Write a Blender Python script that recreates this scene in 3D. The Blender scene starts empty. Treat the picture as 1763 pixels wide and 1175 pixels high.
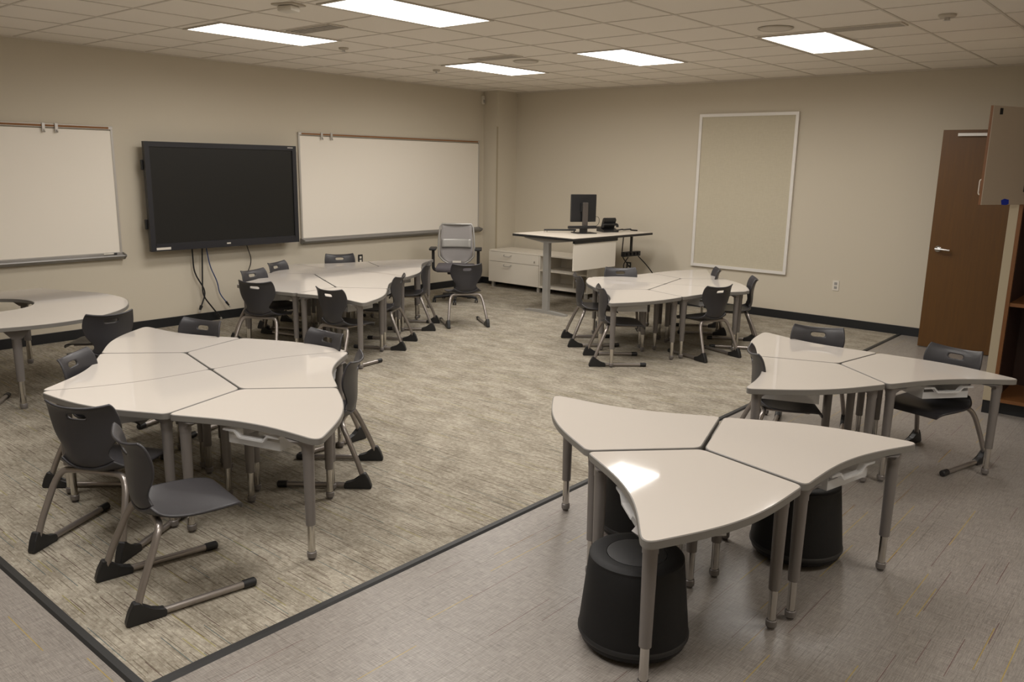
import bpy, bmesh, math, random
from mathutils import Vector, Matrix
random.seed(7)
PI = math.pi; R_ = math.radians
C = bpy.context.scene.collection
scene = bpy.context.scene

# ------------------------------------------------------------------ camera
cam_d = bpy.data.cameras.new('camera'); cam = bpy.data.objects.new('camera', cam_d); C.objects.link(cam)
F_PX = 1413.0
cam_d.sensor_width = 36.0; cam_d.lens = F_PX/1763*36.0; cam_d.clip_start = 0.05; cam_d.clip_end = 60
rt_ = Vector((0.75773729, 0.65233222, 0.01723019)); up_ = Vector((-0.14952584, 0.14786392, 0.97763914)); fw_ = Vector((-0.63519778, 0.74336999, -0.20958253))
m = Matrix((rt_, up_, -fw_)).transposed().to_4x4(); m.translation = (8.23506, -9.35319, 1.71968)
cam.matrix_world = m
scene.camera = cam

# ------------------------------------------------------------------ world, exposure
w = bpy.data.worlds.new('world'); scene.world = w; w.use_nodes = True
w.node_tree.nodes['Background'].inputs[0].default_value = (0.9, 0.85, 0.75, 1)
w.node_tree.nodes['Background'].inputs[1].default_value = 0.05
vs = scene.view_settings
vs.view_transform = 'Standard'; vs.look = 'None'; vs.gamma = 1; vs.use_curve_mapping = False
vs.exposure = 0.0
LAMP = 4.0; LAMP_W = 21.5                      # emission of the ceiling panels
LAMP_COL = (1.0, 0.955, 0.905)

# ------------------------------------------------------------------ materials
def lin(c):
    return tuple(((v/255)/12.92 if v/255 <= .04045 else ((v/255+.055)/1.055)**2.4) for v in c)
def mat(name, col, rough=.5, metal=0., spec=.5, coat=0., trans=0., alpha=1., emit=None, es=0., bump=0., bs=200.):
    m = bpy.data.materials.new(name); m.use_nodes = True
    nt = m.node_tree; b = nt.nodes['Principled BSDF']
    b.inputs['Base Color'].default_value = (*col, 1); b.inputs['Roughness'].default_value = rough
    b.inputs['Metallic'].default_value = metal; b.inputs['Specular IOR Level'].default_value = spec
    b.inputs['Coat Weight'].default_value = coat; b.inputs['Transmission Weight'].default_value = trans
    b.inputs['Alpha'].default_value = alpha
    if emit: b.inputs['Emission Color'].default_value = (*emit, 1); b.inputs['Emission Strength'].default_value = es
    # faint procedural grain on every surface
    tc = nt.nodes.new('ShaderNodeTexCoord'); nz = nt.nodes.new('ShaderNodeTexNoise')
    nz.inputs['Scale'].default_value = bs; nz.inputs['Detail'].default_value = 2
    nt.links.new(tc.outputs['Object'], nz.inputs['Vector'])
    if not emit:
        mp = nt.nodes.new('ShaderNodeMapRange'); mp.inputs['To Min'].default_value = max(0, rough-(.04 if metal < .3 else .006)); mp.inputs['To Max'].default_value = min(1, rough+(.04 if metal < .3 else .006))
        nt.links.new(nz.outputs['Fac'], mp.inputs['Value']); nt.links.new(mp.outputs[0], b.inputs['Roughness'])
    if bump:
        bp = nt.nodes.new('ShaderNodeBump'); bp.inputs['Strength'].default_value = bump; bp.inputs['Distance'].default_value = .002
        nt.links.new(nz.outputs['Fac'], bp.inputs['Height']); nt.links.new(bp.outputs[0], b.inputs['Normal'])
    return m
class N:
    def __init__(s, m): s.nt = m.node_tree; s.b = s.nt.nodes['Principled BSDF']
    def new(s, t, **k):
        n = s.nt.nodes.new(t)
        for a, v in k.items(): setattr(n, a, v)
        return n
    def l(s, a, b): s.nt.links.new(a, b)
    def math(s, op, a, b=None, c=None):
        n = s.new('ShaderNodeMath', operation=op)
        for i, v in enumerate((a, b, c)):
            if v is None: continue
            if isinstance(v, (int, float)): n.inputs[i].default_value = v
            else: s.l(v, n.inputs[i])
        return n.outputs[0]
    def mix(s, f, a, b):
        n = s.new('ShaderNodeMix', data_type='RGBA')
        for i, v in ((0, f), (6, a), (7, b)):
            if isinstance(v, (int, float)): n.inputs[i].default_value = v
            elif isinstance(v, tuple): n.inputs[i].default_value = (*v, 1)
            else: s.l(v, n.inputs[i])
        return n.outputs[2]
    def noise(s, vec, scale, detail=2, rough=.5):
        n = s.new('ShaderNodeTexNoise'); n.inputs['Scale'].default_value = scale; n.inputs['Detail'].default_value = detail; n.inputs['Roughness'].default_value = rough
        s.l(vec, n.inputs['Vector']); return n.outputs['Fac']
    def scalev(s, v, sc, rot=0):
        n = s.new('ShaderNodeMapping'); n.inputs['Scale'].default_value = sc; n.inputs['Rotation'].default_value = (0, 0, rot); s.l(v, n.inputs['Vector']); return n.outputs[0]
    def pos(s): return s.new('ShaderNodeNewGeometry').outputs['Position']
    def bump(s, h, st, dist):
        n = s.new('ShaderNodeBump'); n.inputs['Strength'].default_value = st; n.inputs['Distance'].default_value = dist; s.l(h, n.inputs['Height']); s.l(n.outputs[0], s.b.inputs['Normal'])

def dashes(n, v, rows, seg, fill, prob, width, off):
    """mask of thin straight dashes running along x: rows per metre, dashes per metre"""
    sp = n.new('ShaderNodeSeparateXYZ'); n.l(v, sp.inputs[0])
    yy = n.math('MULTIPLY_ADD', sp.outputs[1], rows, off); row = n.math('FLOOR', yy)
    w1 = n.new('ShaderNodeTexWhiteNoise', noise_dimensions='1D'); n.l(row, w1.inputs['W'])
    xx = n.math('ADD', n.math('MULTIPLY', sp.outputs[0], seg), n.math('MULTIPLY', w1.outputs['Value'], 17.3)); col = n.math('FLOOR', xx)
    cb = n.new('ShaderNodeCombineXYZ'); n.l(row, cb.inputs[0]); n.l(col, cb.inputs[1]); cb.inputs[2].default_value = off
    w2 = n.new('ShaderNodeTexWhiteNoise', noise_dimensions='3D'); n.l(cb.outputs[0], w2.inputs['Vector'])
    sc = n.new('ShaderNodeSeparateColor'); n.l(w2.outputs['Color'], sc.inputs[0])
    on = n.math('GREATER_THAN', w2.outputs['Value'], 1-prob)
    fy = n.math('SUBTRACT', n.math('FRACT', yy), n.math('MULTIPLY_ADD', sc.outputs[0], .7, .15))
    a = n.math('LESS_THAN', n.math('ABSOLUTE', fy), width*rows/2)
    b = n.math('LESS_THAN', n.math('FRACT', xx), n.math('MULTIPLY_ADD', sc.outputs[1], fill*.6, fill*.4))
    return n.math('MULTIPLY', n.math('MULTIPLY', on, a), b)
M = {}
M['wall'] = mat('wall_paint', lin((206, 197, 179)), .75, bump=.15, bs=300)
M['base'] = mat('black_rubber_baseboard', (.012, .013, .015), .45)
M['top'] = mat('white_laminate', lin((204, 197, 189)), .05, spec=.5)
M['band'] = mat('grey_edge_band', lin((122, 119, 114)), .45)
M['legpaint'] = mat('platinum_leg_paint', lin((124, 119, 116)), .36, metal=.2)
M['chrome'] = mat('chrome', (.62, .60, .57), .16, metal=1)
M['chairframe'] = mat('chair_frame_metal', lin((158, 151, 146)), .28, metal=.7)
M['shell'] = mat('charcoal_chair_plastic', lin((55, 54, 57)), .36, bump=.25, bs=500)
M['blackpl'] = mat('black_plastic', (.015, .015, .016), .45)
M['dark'] = mat('dark_recess', (.01, .01, .01), .8)
M['alu'] = mat('aluminium_trim', lin((200, 196, 190)), .35, metal=.5)
M['lightalu'] = mat('pale_aluminium', lin((232, 228, 222)), .4, metal=.1)
M['traymetal'] = mat('tray_aluminium', lin((140, 138, 136)), .4, metal=.5)
M['wb'] = mat('whiteboard_enamel', lin((243, 236, 224)), .33)
M['white'] = mat('white_plastic', lin((222, 216, 204)), .5)
M['cab'] = mat('white_cabinet_laminate', lin((226, 219, 206)), .45)
M['stool'] = mat('black_stool_plastic', (.007, .007, .0075), .6, spec=.35, bump=.3, bs=400)
M['stooltop'] = mat('black_stool_pad', (.02, .02, .021), .6, bump=.3, bs=500)
M['screen'] = mat('dark_screen_glass', (.012, .012, .011), .32, spec=.5)
M['bezel'] = mat('screen_bezel', (.02, .02, .024), .4)
M['mesh'] = mat('grey_chair_mesh', lin((150, 146, 144)), .8)
M['seatfab'] = mat('grey_seat_fabric', lin((92, 88, 92)), .9)
M['standgrey'] = mat('dark_grey_stand', lin((84, 78, 74)), .4)
M['desktop'] = mat('desk_laminate', lin((225, 216, 202)), .35)
M['greysteel'] = mat('grey_painted_steel', lin((168, 166, 162)), .4, metal=.3)
M['trim_strip'] = mat('carpet_edge_rubber', (.022, .022, .022), .5)
M['lamp'] = mat('light_diffuser', (1, 1, 1), .5, emit=LAMP_COL, es=LAMP)
M['frame_white'] = mat('fixture_white_metal', lin((190, 182, 168)), .5)
M['tape'] = mat('blue_tape', (.01, .03, .35), .6)
M['cable'] = mat('black_cable', (.012, .012, .013), .5)
M['bluecable'] = mat('blue_cable', (.02, .05, .16), .5)
M['maproll'] = mat('cork_rail', lin((140, 98, 60)), .8)
M['filler'] = mat('beige_filler', lin((176, 164, 140)), .7)
M['doormel'] = mat('grey_melamine', lin((172, 158, 140)), .5)
# clear tray
m = mat('clear_tray_plastic', (.82, .82, .82), .25, trans=.0, alpha=.42); M['tray'] = m

# ceiling tile speckle
m = mat('ceiling_tile', lin((190, 178, 158)), .9); n = N(m); p = n.pos()
f = n.noise(p, 160, 3, .7)
n.l(n.mix(n.math('MULTIPLY', f, .35), lin((244, 237, 226)), lin((218, 210, 197))), n.b.inputs['Base Color']); n.bump(f, .25, .002); M['ceil'] = m
M['tee'] = mat('ceiling_grid_tee', lin((212, 204, 192)), .6)

# wood
def wood(name, c1, c2, axis):
    m = mat(name, c1, .45); n = N(m); p = n.pos()
    sc = {'z': (14, 14, .8), 'x': (.8, 14, 14)}[axis]
    f = n.noise(n.scalev(p, sc), 3.5, 5, .6); n.l(n.mix(f, c1, c2), n.b.inputs['Base Color']); return m
M['doorwood'] = wood('walnut_door_veneer', lin((103, 68, 20)), lin((80, 51, 14)), 'z')
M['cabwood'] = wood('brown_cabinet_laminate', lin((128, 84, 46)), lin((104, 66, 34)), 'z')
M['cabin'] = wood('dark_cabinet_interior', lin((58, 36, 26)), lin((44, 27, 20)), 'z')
# cork/fabric board
m = mat('tan_tack_fabric', lin((198, 189, 168)), .95); n = N(m); p = n.pos()
f = n.noise(n.scalev(p, (30, 30, 3)), 6, 3); g = n.noise(n.scalev(p, (3, 3, 40)), 6, 3)
n.l(n.mix(n.math('MULTIPLY', n.math('ADD', f, g), .5), lin((184, 175, 152)), lin((212, 204, 184))), n.b.inputs['Base Color']); M['tack'] = m

# carpet: fibres and thin coloured streaks running along x
m = mat('striated_carpet', (.3, .28, .23), .97, spec=.1); n = N(m); p = n.pos()
blot = n.noise(n.scalev(p, (22, 28, 1)), 1.6, 6, .75)
big = n.noise(n.scalev(p, (3, 4, 1)), 1.6, 2)
fine = n.noise(n.scalev(p, (7, 170, 1)), 1.0, 3, .7)
fib = n.noise(p, 330, 2, .8)
c = n.mix(n.math('MULTIPLY_ADD', n.math('ADD', blot, n.math('MULTIPLY', big, .5)), 3.4, -2.05), lin((152, 144, 130)), lin((206, 198, 182)))
c = n.mix(n.math('MULTIPLY_ADD', fine, 3.4, -1.45), n.mix(.42, c, lin((106, 98, 84))), c)
for rows, seg, fill, prob, wd, off, col, st in ((24, 3.2, .8, .36, .0030, 3, lin((70, 44, 42)), .85), (20, 2.6, .9, .24, .0028, 11, lin((54, 84, 92)), .85),
        (18, 2.4, .9, .24, .0045, 29, lin((150, 142, 74)), .7), (70, 4.5, .8, .42, .0032, 47, lin((88, 78, 64)), .65), (60, 3.5, .9, .35, .0030, 61, lin((112, 104, 90)), .6)):
    c = n.mix(n.math('MULTIPLY', dashes(n, p, rows, seg, fill, prob, wd, off), st), c, col)
c = n.mix(n.math('MULTIPLY', fib, .22), c, lin((96, 90, 78)))
n.l(c, n.b.inputs['Base Color']); n.bump(n.math('ADD', fib, fine), .6, .003); M['carpet'] = m

# vinyl planks, woven look, yellow and maroon streaks
def vinyl(name, along):
    m = mat(name, (.3, .28, .26), .34, spec=.4); n = N(m); p = n.pos()
    rot = 0 if along == 'x' else PI/2
    v = n.scalev(p, (1, 1, 1), rot)
    a = n.noise(n.scalev(v, (14, 300, 1)), 1, 3, .8); b = n.noise(n.scalev(v, (300, 12, 1)), 1, 3, .8)
    big = n.noise(v, 1.3, 2)
    c = n.mix(n.math('MULTIPLY_ADD', n.math('ADD', a, n.math('MULTIPLY', b, .9)), 2.6, -1.97), lin((112, 106, 101)), lin((168, 161, 153)))
    c = n.mix(n.math('MULTIPLY', big, .3), c, lin((142, 136, 130)))
    for rows, seg, fill, prob, wd, off, col, st in ((12, 1.1, .60, .42, .0034, 5, lin((176, 150, 60)), .8), (12, 1.2, .55, .40, .0026, 17, lin((92, 50, 52)), .8), (60, 2.0, .8, .3, .003, 23, lin((100, 94, 88)), .35)):
        c = n.mix(n.math('MULTIPLY', dashes(n, v, rows, seg, fill, prob, wd, off), st), c, col)
    br = n.new('ShaderNodeTexBrick'); br.inputs['Scale'].default_value = 1; br.inputs['Brick Width'].default_value = .92; br.inputs['Row Height'].default_value = .46
    br.inputs['Mortar Size'].default_value = .0012; br.inputs['Color1'].default_value = (1, 1, 1, 1); br.inputs['Color2'].default_value = (.93, .93, .93, 1); br.inputs['Mortar'].default_value = (.62, .6, .58, 1)
    n.l(v, br.inputs['Vector'])
    mx = n.new('ShaderNodeMix', data_type='RGBA', blend_type='MULTIPLY'); mx.inputs[0].default_value = 1; n.l(c, mx.inputs[6]); n.l(br.outputs['Color'], mx.inputs[7])
    n.l(mx.outputs[2], n.b.inputs['Base Color']); n.bump(a, .12, .001); return m
M['vinyl_y'] = vinyl('grey_woven_vinyl', 'y'); M['vinyl_x'] = vinyl('grey_woven_vinyl_turned', 'x')

# ------------------------------------------------------------------ mesh helpers
def link(name, bm, mt, parent=None, smooth=False, loc=None, label=None):
    me = bpy.data.meshes.new(name)
    bmesh.ops.recalc_face_normals(bm, faces=bm.faces[:]); bm.to_mesh(me); bm.free()
    me.materials.append(mt)
    if smooth:
        for f in me.polygons: f.use_smooth = True
        try: me.set_sharp_from_angle(angle=math.radians(40))
        except Exception: pass
    o = bpy.data.objects.new(name, me); C.objects.link(o)
    if parent: o.parent = parent
    if loc: o.location = loc
    if label: o['label'] = label
    return o
def tag(o, label, cat, group=None):
    o['label'] = label; o['category'] = cat
    if group: o['group'] = group
    return o
def thing(name, label, cat, loc=(0, 0, 0), rz=0, group=None):
    o = bpy.data.objects.new(name, None); C.objects.link(o); o.location = loc; o.rotation_euler = (0, 0, rz); o.empty_display_size = .05
    return tag(o, label, cat, group)
def copy_tree(o, parent=None):
    c = o.copy(); C.objects.link(c)
    if parent: c.parent = parent
    for ch in list(o.children): copy_tree(ch, c)
    return c
def struct(o): o['kind'] = 'structure'; return o
def box(bm, x0, x1, y0, y1, z0, z1, bev=0, M4=None):
    r = bmesh.ops.create_cube(bm, size=1); vs = r['verts']
    for v in vs: v.co = Vector(((x0+x1)/2+v.co.x*(x1-x0), (y0+y1)/2+v.co.y*(y1-y0), (z0+z1)/2+v.co.z*(z1-z0)))
    if bev:
        es = list({e for v in vs for e in v.link_edges}); r = bmesh.ops.bevel(bm, geom=es, offset=bev, segments=2, affect='EDGES', profile=.5)
        vs = r['verts'] if not M4 else vs
    if M4:
        for v in {v for f in bm.faces for v in f.verts}: v.co = M4 @ v.co
    return bm
def BX(*a, bev=0):
    bm = bmesh.new(); box(bm, *a, bev=bev); return bm
def tube(bm, pts, r, seg=10, cap=True, flat=None):
    pts = [Vector(p) for p in pts]; rings = []
    t0 = (pts[1]-pts[0]).normalized(); ref = Vector((0, 0, 1)) if abs(t0.z) < .9 else Vector((1, 0, 0))
    nrm = t0.cross(ref).normalized()
    for i, p in enumerate(pts):
        t = (pts[min(i+1, len(pts)-1)]-pts[max(i-1, 0)]).normalized()
        nrm = (nrm - t*nrm.dot(t)).normalized(); b = t.cross(nrm)
        rr = r[i] if isinstance(r, (list, tuple)) else r
        rings.append([bm.verts.new(p+nrm*math.cos(a)*rr+b*math.sin(a)*rr) for a in [2*PI*k/seg for k in range(seg)]])
    for A, B in zip(rings, rings[1:]):
        for k in range(seg): bm.faces.new((A[k], A[(k+1) % seg], B[(k+1) % seg], B[k]))
    if cap: bm.faces.new(rings[0][::-1]); bm.faces.new(rings[-1])
    return bm
def fillet(pts, rad, n=6, closed=False):
    """round the corners of a polyline with quadratic curves; rad = trim length per corner"""
    P = [Vector(p) for p in pts]; out = []; L = len(P)
    for i, p in enumerate(P):
        r = rad[i] if isinstance(rad, (list, tuple)) else rad
        if (not closed and i in (0, L-1)) or r == 0: out.append(p); continue
        a = P[i-1]; b = P[(i+1) % L]
        da = min(r, (a-p).length*.49); db = min(r, (b-p).length*.49)
        A = p+(a-p).normalized()*da; B = p+(b-p).normalized()*db
        for k in range(n+1):
            t = k/n; out.append(A*(1-t)**2+p*2*t*(1-t)+B*t*t)
    return out
def lathe(bm, prof, seg=32, c=(0, 0, 0)):
    rings = []
    for r, z in prof:
        if r < 1e-5: rings.append([bm.verts.new((c[0], c[1], c[2]+z))])
        else: rings.append([bm.verts.new((c[0]+r*math.cos(2*PI*k/seg), c[1]+r*math.sin(2*PI*k/seg), c[2]+z)) for k in range(seg)])
    for A, B in zip(rings, rings[1:]):
        for k in range(seg):
            k2 = (k+1) % seg
            if len(A) == 1 and len(B) > 1: bm.faces.new((A[0], B[k], B[k2]))
            elif len(B) == 1 and len(A) > 1: bm.faces.new((A[k], A[k2], B[0]))
            elif len(A) > 1: bm.faces.new((A[k], A[k2], B[k2], B[k]))
    return bm
def prism(bm, pts, z0, z1, axis='z'):
    """extrude a 2-D outline; axis z: (x,y); axis x: (y,z) extruded in x"""
    def P(a, b, h): return (a, b, h) if axis == 'z' else ((h, a, b) if axis == 'x' else (a, h, b))
    A = [bm.verts.new(P(p[0], p[1], z0)) for p in pts]; B = [bm.verts.new(P(p[0], p[1], z1)) for p in pts]
    n = len(pts)
    bm.faces.new(A); bm.faces.new(B[::-1])
    for i in range(n): bm.faces.new((A[i], B[i], B[(i+1) % n], A[(i+1) % n]))
    return bm
def frame_rect(bm, u0, u1, z0, z1, t, d0, d1, axis):
    """rectangular picture frame of width t; axis 'x': lies in plane x (u=y); 'y': lies in plane y (u=x)"""
    for (a, b, c, d) in ((u0, u1, z1-t, z1), (u0, u1, z0, z0+t), (u0, u0+t, z0+t, z1-t), (u1-t, u1, z0+t, z1-t)):
        if axis == 'x': box(bm, d0, d1, a, b, c, d)
        else: box(bm, a, b, d0, d1, c, d)
    return bm

# ------------------------------------------------------------------ the setting
H = 2.743; RX = 9.6; RY = -11.8
XC, YC = 5.766, -8.302
struct(link('floor', BX(XC, RX, RY, 0, -.1, 0), M['vinyl_y']))
struct(link('floor', BX(0, XC, RY, YC, -.1, 0), M['vinyl_x']))
struct(link('floor', BX(0, XC, YC, 0, -.1, .0), M['carpet'])).name = 'floor_carpet'
struct(link('trim_1', prism(bmesh.new(), [(XC-.024, .0), (XC-.018, .009), (XC+.008, .009), (XC+.018, .0)], YC-.02, -.02, 'y'), M['trim_strip']))
struct(link('trim_2', prism(bmesh.new(), [(YC-.018, .0), (YC-.008, .009), (YC+.018, .009), (YC+.024, .0)], .02, XC-.024, 'x'), M['trim_strip']))
struct(link('wall_left', BX(-.12, 0, RY, 0, 0, H), M['wall']))
struct(link('wall_back', BX(-.12, 7.14, 0, .12, 0, H), M['wall']))
# boxed column in the corner
def column():
    bm = bmesh.new(); o = [(0, -.42), (.262, -.42), (.262, 0), (0, 0)]
    prism(bm, o, 0, H); return bm
struct(link('wall_column', column(), M['wall']))
struct(link('trim_3', BX(.25, .266, -.426, -.404, .5, 2.25, bev=.003), M['filler']))      # corner guard
# entry wall with the doorway, and the wall behind the storage cabinets
bm = bmesh.new(); box(bm, 7.02, 7.14, -.46, 0, 0, H); box(bm, 7.02, 7.14, -2.1, -1.4, 0, H); box(bm, 7.02, 7.14, -1.4, -.46, 2.15, H)
struct(link('wall_right', bm, M['wall']))
struct(link('wall_entry', BX(7.14, RX+.12, -2.1, -1.98, 0, H), M['wall']))
struct(link('wall_side', BX(RX, RX+.12, RY, -2.1, 0, H), M['wall']))
struct(link('wall_front', BX(-.12, RX+.12, RY-.12, RY, 0, H), M['wall']))
bm = bmesh.new(); box(bm, 8.4, 8.5, -1.98, .12, 0, H); box(bm, 7.14, 8.5, 0, .12, 0, H)
struct(link('wall_corridor', bm, M['wall']))
struct(link('baseboard_left', BX(0, .012, RY, -.42, 0, .095, bev=.003), M['base']))
struct(link('baseboard_column', prism(bmesh.new(), [(.012, -.432), (.274, -.432), (.274, -.012), (.262, -.012), (.262, -.42), (.012, -.42)], 0, .095), M['base']))
struct(link('baseboard_back', BX(.274, 7.02, -.012, 0, 0, .095, bev=.003), M['base']))
struct(link('baseboard_right', BX(7.008, 7.02, -2.1, -1.46, 0, .095, bev=.003), M['base']))
# ceiling with lay-in grid
struct(link('ceiling', BX(-.12, RX+.12, RY-.12, .12, H, H+.08), M['ceil']))
CELL = .5836; GX, GY = 1.69, -2.98
bm = bmesh.new()
k = math.ceil((0-GX)/CELL)
while GX+k*CELL < RX:
    x = GX+k*CELL; box(bm, x-.009, x+.009, RY, 0, H-.004, H); k += 1
k = math.ceil((RY-GY)/CELL)
while GY+k*CELL < 0:
    y = GY+k*CELL; box(bm, 0, RX, y-.009, y+.009, H-.0035, H); k += 1
box(bm, 0, .02, RY, -.42, H-.012, H); box(bm, .262, 7.02, -.02, 0, H-.012, H)
struct(link('ceiling_grid', bm, M['tee'])).name = 'trim_4'

# ------------------------------------------------------------------ ceiling fixtures
def light(x, y, label):
    t = thing('ceiling_light', label, 'ceiling light', (x+CELL/2, y+CELL, H), 0, 'recessed ceiling panels')
    a, b = CELL/2-.012, CELL-.012
    bm = bmesh.new(); s = .022
    for q in ((-a, a, b-s, b), (-a, a, -b, -b+s), (-a, -a+s, -b+s, b-s), (a-s, a, -b+s, b-s)): box(bm, *q, -.009, -.001)
    link('frame', bm, M['frame_white'], t)
    link('diffuser', BX(-a+s, a-s, -b+s, b-s, -.006, -.002), M['lamp'], t)
    ld = bpy.data.lights.new('tube_light', 'AREA'); ld.shape = 'RECTANGLE'; ld.size = 2*(a-s)-.004; ld.size_y = 2*(b-s)-.004
    ld.energy = LAMP_W; ld.color = LAMP_COL; ld.spread = R_(172)
    lo = bpy.data.objects.new('tube_light', ld); C.objects.link(lo); lo.parent = t; lo.location = (0, 0, -.0085)
light(1.69, GY+.02, 'lit ceiling panel nearest the room corner, leftmost of the far row of three')
light(3.44, GY, 'lit ceiling panel in the middle of the far row of three')
light(5.22, GY+.04, 'lit ceiling panel at the right of the picture, above the tack board')
light(1.69, GY-5*CELL+.06, 'lit ceiling panel above the wall screen, at the left of the picture')
light(3.46, GY-5*CELL+.05, 'lit ceiling panel cut off by the top edge of the picture')
# unseen panels added out of view to brighten the near half of the room
for (lx, ly) in ((3.44, GY-10*CELL), (5.19, GY-5*CELL-.07), (5.19, GY-10*CELL), (6.94, GY-10*CELL), (8.69, GY-5*CELL)):
    light(lx, ly, 'added lit ceiling panel out of view, brightening the near half of the room')

def vent(x, y, label):
    t = thing('ceiling_vent', label, 'air vent', (x, y, H), 0, 'slot air vents')
    link('backing', BX(-.27, .27, -.075, .075, -.004, -.001), M['dark'], t)
    bm = bmesh.new()
    for q in ((-.285, .285, .07, .085), (-.285, .285, -.085, -.07), (-.285, -.27, -.07, .07), (.27, .285, -.07, .07)): box(bm, *q, -.010, -.001)
    link('frame', bm, M['tee'], t)
    for yy in (-.037, 0, .037): link('slat', BX(-.27, .27, yy-.006, yy+.006, -.011, -.005), M['tee'], t)
vent(6.05, -2.95, 'slot air vent beside the rightmost ceiling light')
vent(2.62, -5.21, 'slot air vent beside the ceiling light above the wall screen')
vent(2.63, -3.12, 'slot air vent between the two far ceiling lights on the left')
def speaker(x, y, label):
    t = thing('ceiling_speaker', label, 'speaker', (x, y, H), 0, 'round ceiling speakers')
    link('rim', lathe(bmesh.new(), [(.125, -.001), (.13, -.006), (.12, -.012), (.11, -.008)], 36), M['frame_white'], t, True)
    link('grille', lathe(bmesh.new(), [(.11, -.002), (.11, -.010), (0, -.012)], 36), M['tee'], t, True)
speaker(5.52, -3.25, 'round ceiling speaker behind the rightmost ceiling light')
speaker(2.70, -2.74, 'round ceiling speaker right of the leftmost far ceiling light')
def detector(x, y, r, name, label, cat):
    t = thing(name, label, cat, (x, y, H))
    link('base', lathe(bmesh.new(), [(r, -.001), (r, -.012), (r*.8, -.02), (0, -.022)], 28), M['frame_white'], t, True)
    link('sensor', lathe(bmesh.new(), [(r*.3, -.02), (r*.3, -.035), (r*.45, -.038), (0, -.04)], 16), M['alu'], t, True)
detector(6.65, -3.13, .055, 'smoke_detector', 'small round white detector on the ceiling at the far right', 'smoke detector')
detector(1.91, -4.39, .045, 'ceiling_sprinkler', 'ceiling sprinkler right of the light above the wall screen', 'sprinkler')
detector(1.36, -2.68, .04, 'ceiling_sprinkler', 'small ceiling sprinkler near the left wall, left of the corner light', 'sprinkler')
t = thing('ceiling_sensor', 'white boxy ceiling sensor beside the light cut by the top of the picture', 'sensor', (3.30, -5.93, H), .3)
link('mount', BX(-.09, .09, -.07, .07, -.012, -.001, bev=.003), M['frame_white'], t)
link('housing', BX(-.06, .06, -.05, .05, -.05, -.012, bev=.012), M['white'], t, True)

# ------------------------------------------------------------------ things on the left wall (x=0)
def whiteboard(y0, y1, z0, z1, label, clips, mk):
    t = thing('whiteboard', label, 'whiteboard', (0, (y0+y1)/2, z0), 0, 'wall whiteboards'); cy = (y0+y1)/2; h = z1-z0
    a, b = y0-cy, y1-cy
    link('panel', BX(.003, .016, a+.01, b-.01, .01, h-.01), M['wb'], t)
    bm = bmesh.new(); box(bm, .002, .022, a, a+.02, 0, h); box(bm, .002, .022, b-.02, b, 0, h); box(bm, .002, .022, a+.02, b-.02, 0, .02)
    link('frame', bm, M['alu'], t)
    r = link('map_rail', BX(.002, .028, a, b, h, h+.032, bev=.003), M['alu'], t)
    link('cork_strip', BX(.028, .030, a+.04, b-.04, h+.006, h+.024), M['maproll'], r)
    tr = bmesh.new(); prism(tr, [(.002, -.045), (.002, .012), (.02, .012), (.075, -.012), (.085, -.006), (.088, -.016), (.05, -.045)], a-.0, b+.0, 'y')
    link('marker_tray', tr, M['traymetal'], t)
    for s in (a-.012, b): link('tray_end_cap', prism(bmesh.new(), [(.002, -.05), (.002, .014), (.02, .016), (.092, -.002), (.092, -.018), (.05, -.05)], s, s+.012, 'y'), M['band'], t)
    for c in clips:
        bm = bmesh.new(); box(bm, .028, .04, c-cy-.014, c-cy+.014, h-.045, h+.04, bev=.003); tube(bm, [(.042, c-cy, h-.02), (.055, c-cy, h-.045), (.06, c-cy, h-.035)], .004, 8)
        link('map_clip', bm, M['alu'], t)
    return t
t = whiteboard(-9.1, -5.70, .795, 1.985, 'white wall board at the left edge of the picture, left of the screen', (-6.32, -6.21), 1)
whiteboard(-3.59, -.53, .815, 2.02, 'white wall board between the wall screen and the corner column', (-3.27, -3.13), 0)
t = thing('marker', 'small whiteboard marker lying on the tray end of the left board', 'marker', (.045, -5.84, .80), 0)
link('barrel', tube(bmesh.new(), [(0, -.05, .004), (0, .045, .004)], .007, 10), M['white'], t, True)
link('cap', tube(bmesh.new(), [(0, .045, .004), (0, .075, .004)], .008, 10), M['blackpl'], t, True)

# wall screen
t = thing('wall_display', 'large black flat screen mounted between the two whiteboards', 'television', (.0, -4.60, .81))
link('wall_bracket', BX(.001, .07, -.35, .35, .3, .8), M['blackpl'], t)
link('housing', BX(.07, .13, -.84, .84, .03, 1.04, bev=.01), M['blackpl'], t)
bm = bmesh.new(); frame_rect(bm, -.873, .873, 0, 1.078, .05, .12, .165, 'x'); box(bm, .12, .165, -.82, .82, .05, .075)
link('bezel', bm, M['bezel'], t)
link('screen', BX(.13, .152, -.825, .825, .073, 1.03), M['screen'], t)
link('badge', BX(.165, .1665, -.045, -.0, .03, .045), M['white'], t, label='small pale badge under the screen')
link('label_sticker', BX(.165, .1663, -.82, -.67, .012, .036), M['white'], t, label='pale sticker on the lower left bezel')
link('corner_mark', BX(.165, .1663, .76, .83, 1.052, 1.062), M['alu'], t)
for z in (.22, .80): link('side_handle', BX(.09, .12, -.89, -.87, z, z+.10, bev=.006), M['blackpl'], t)
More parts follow.
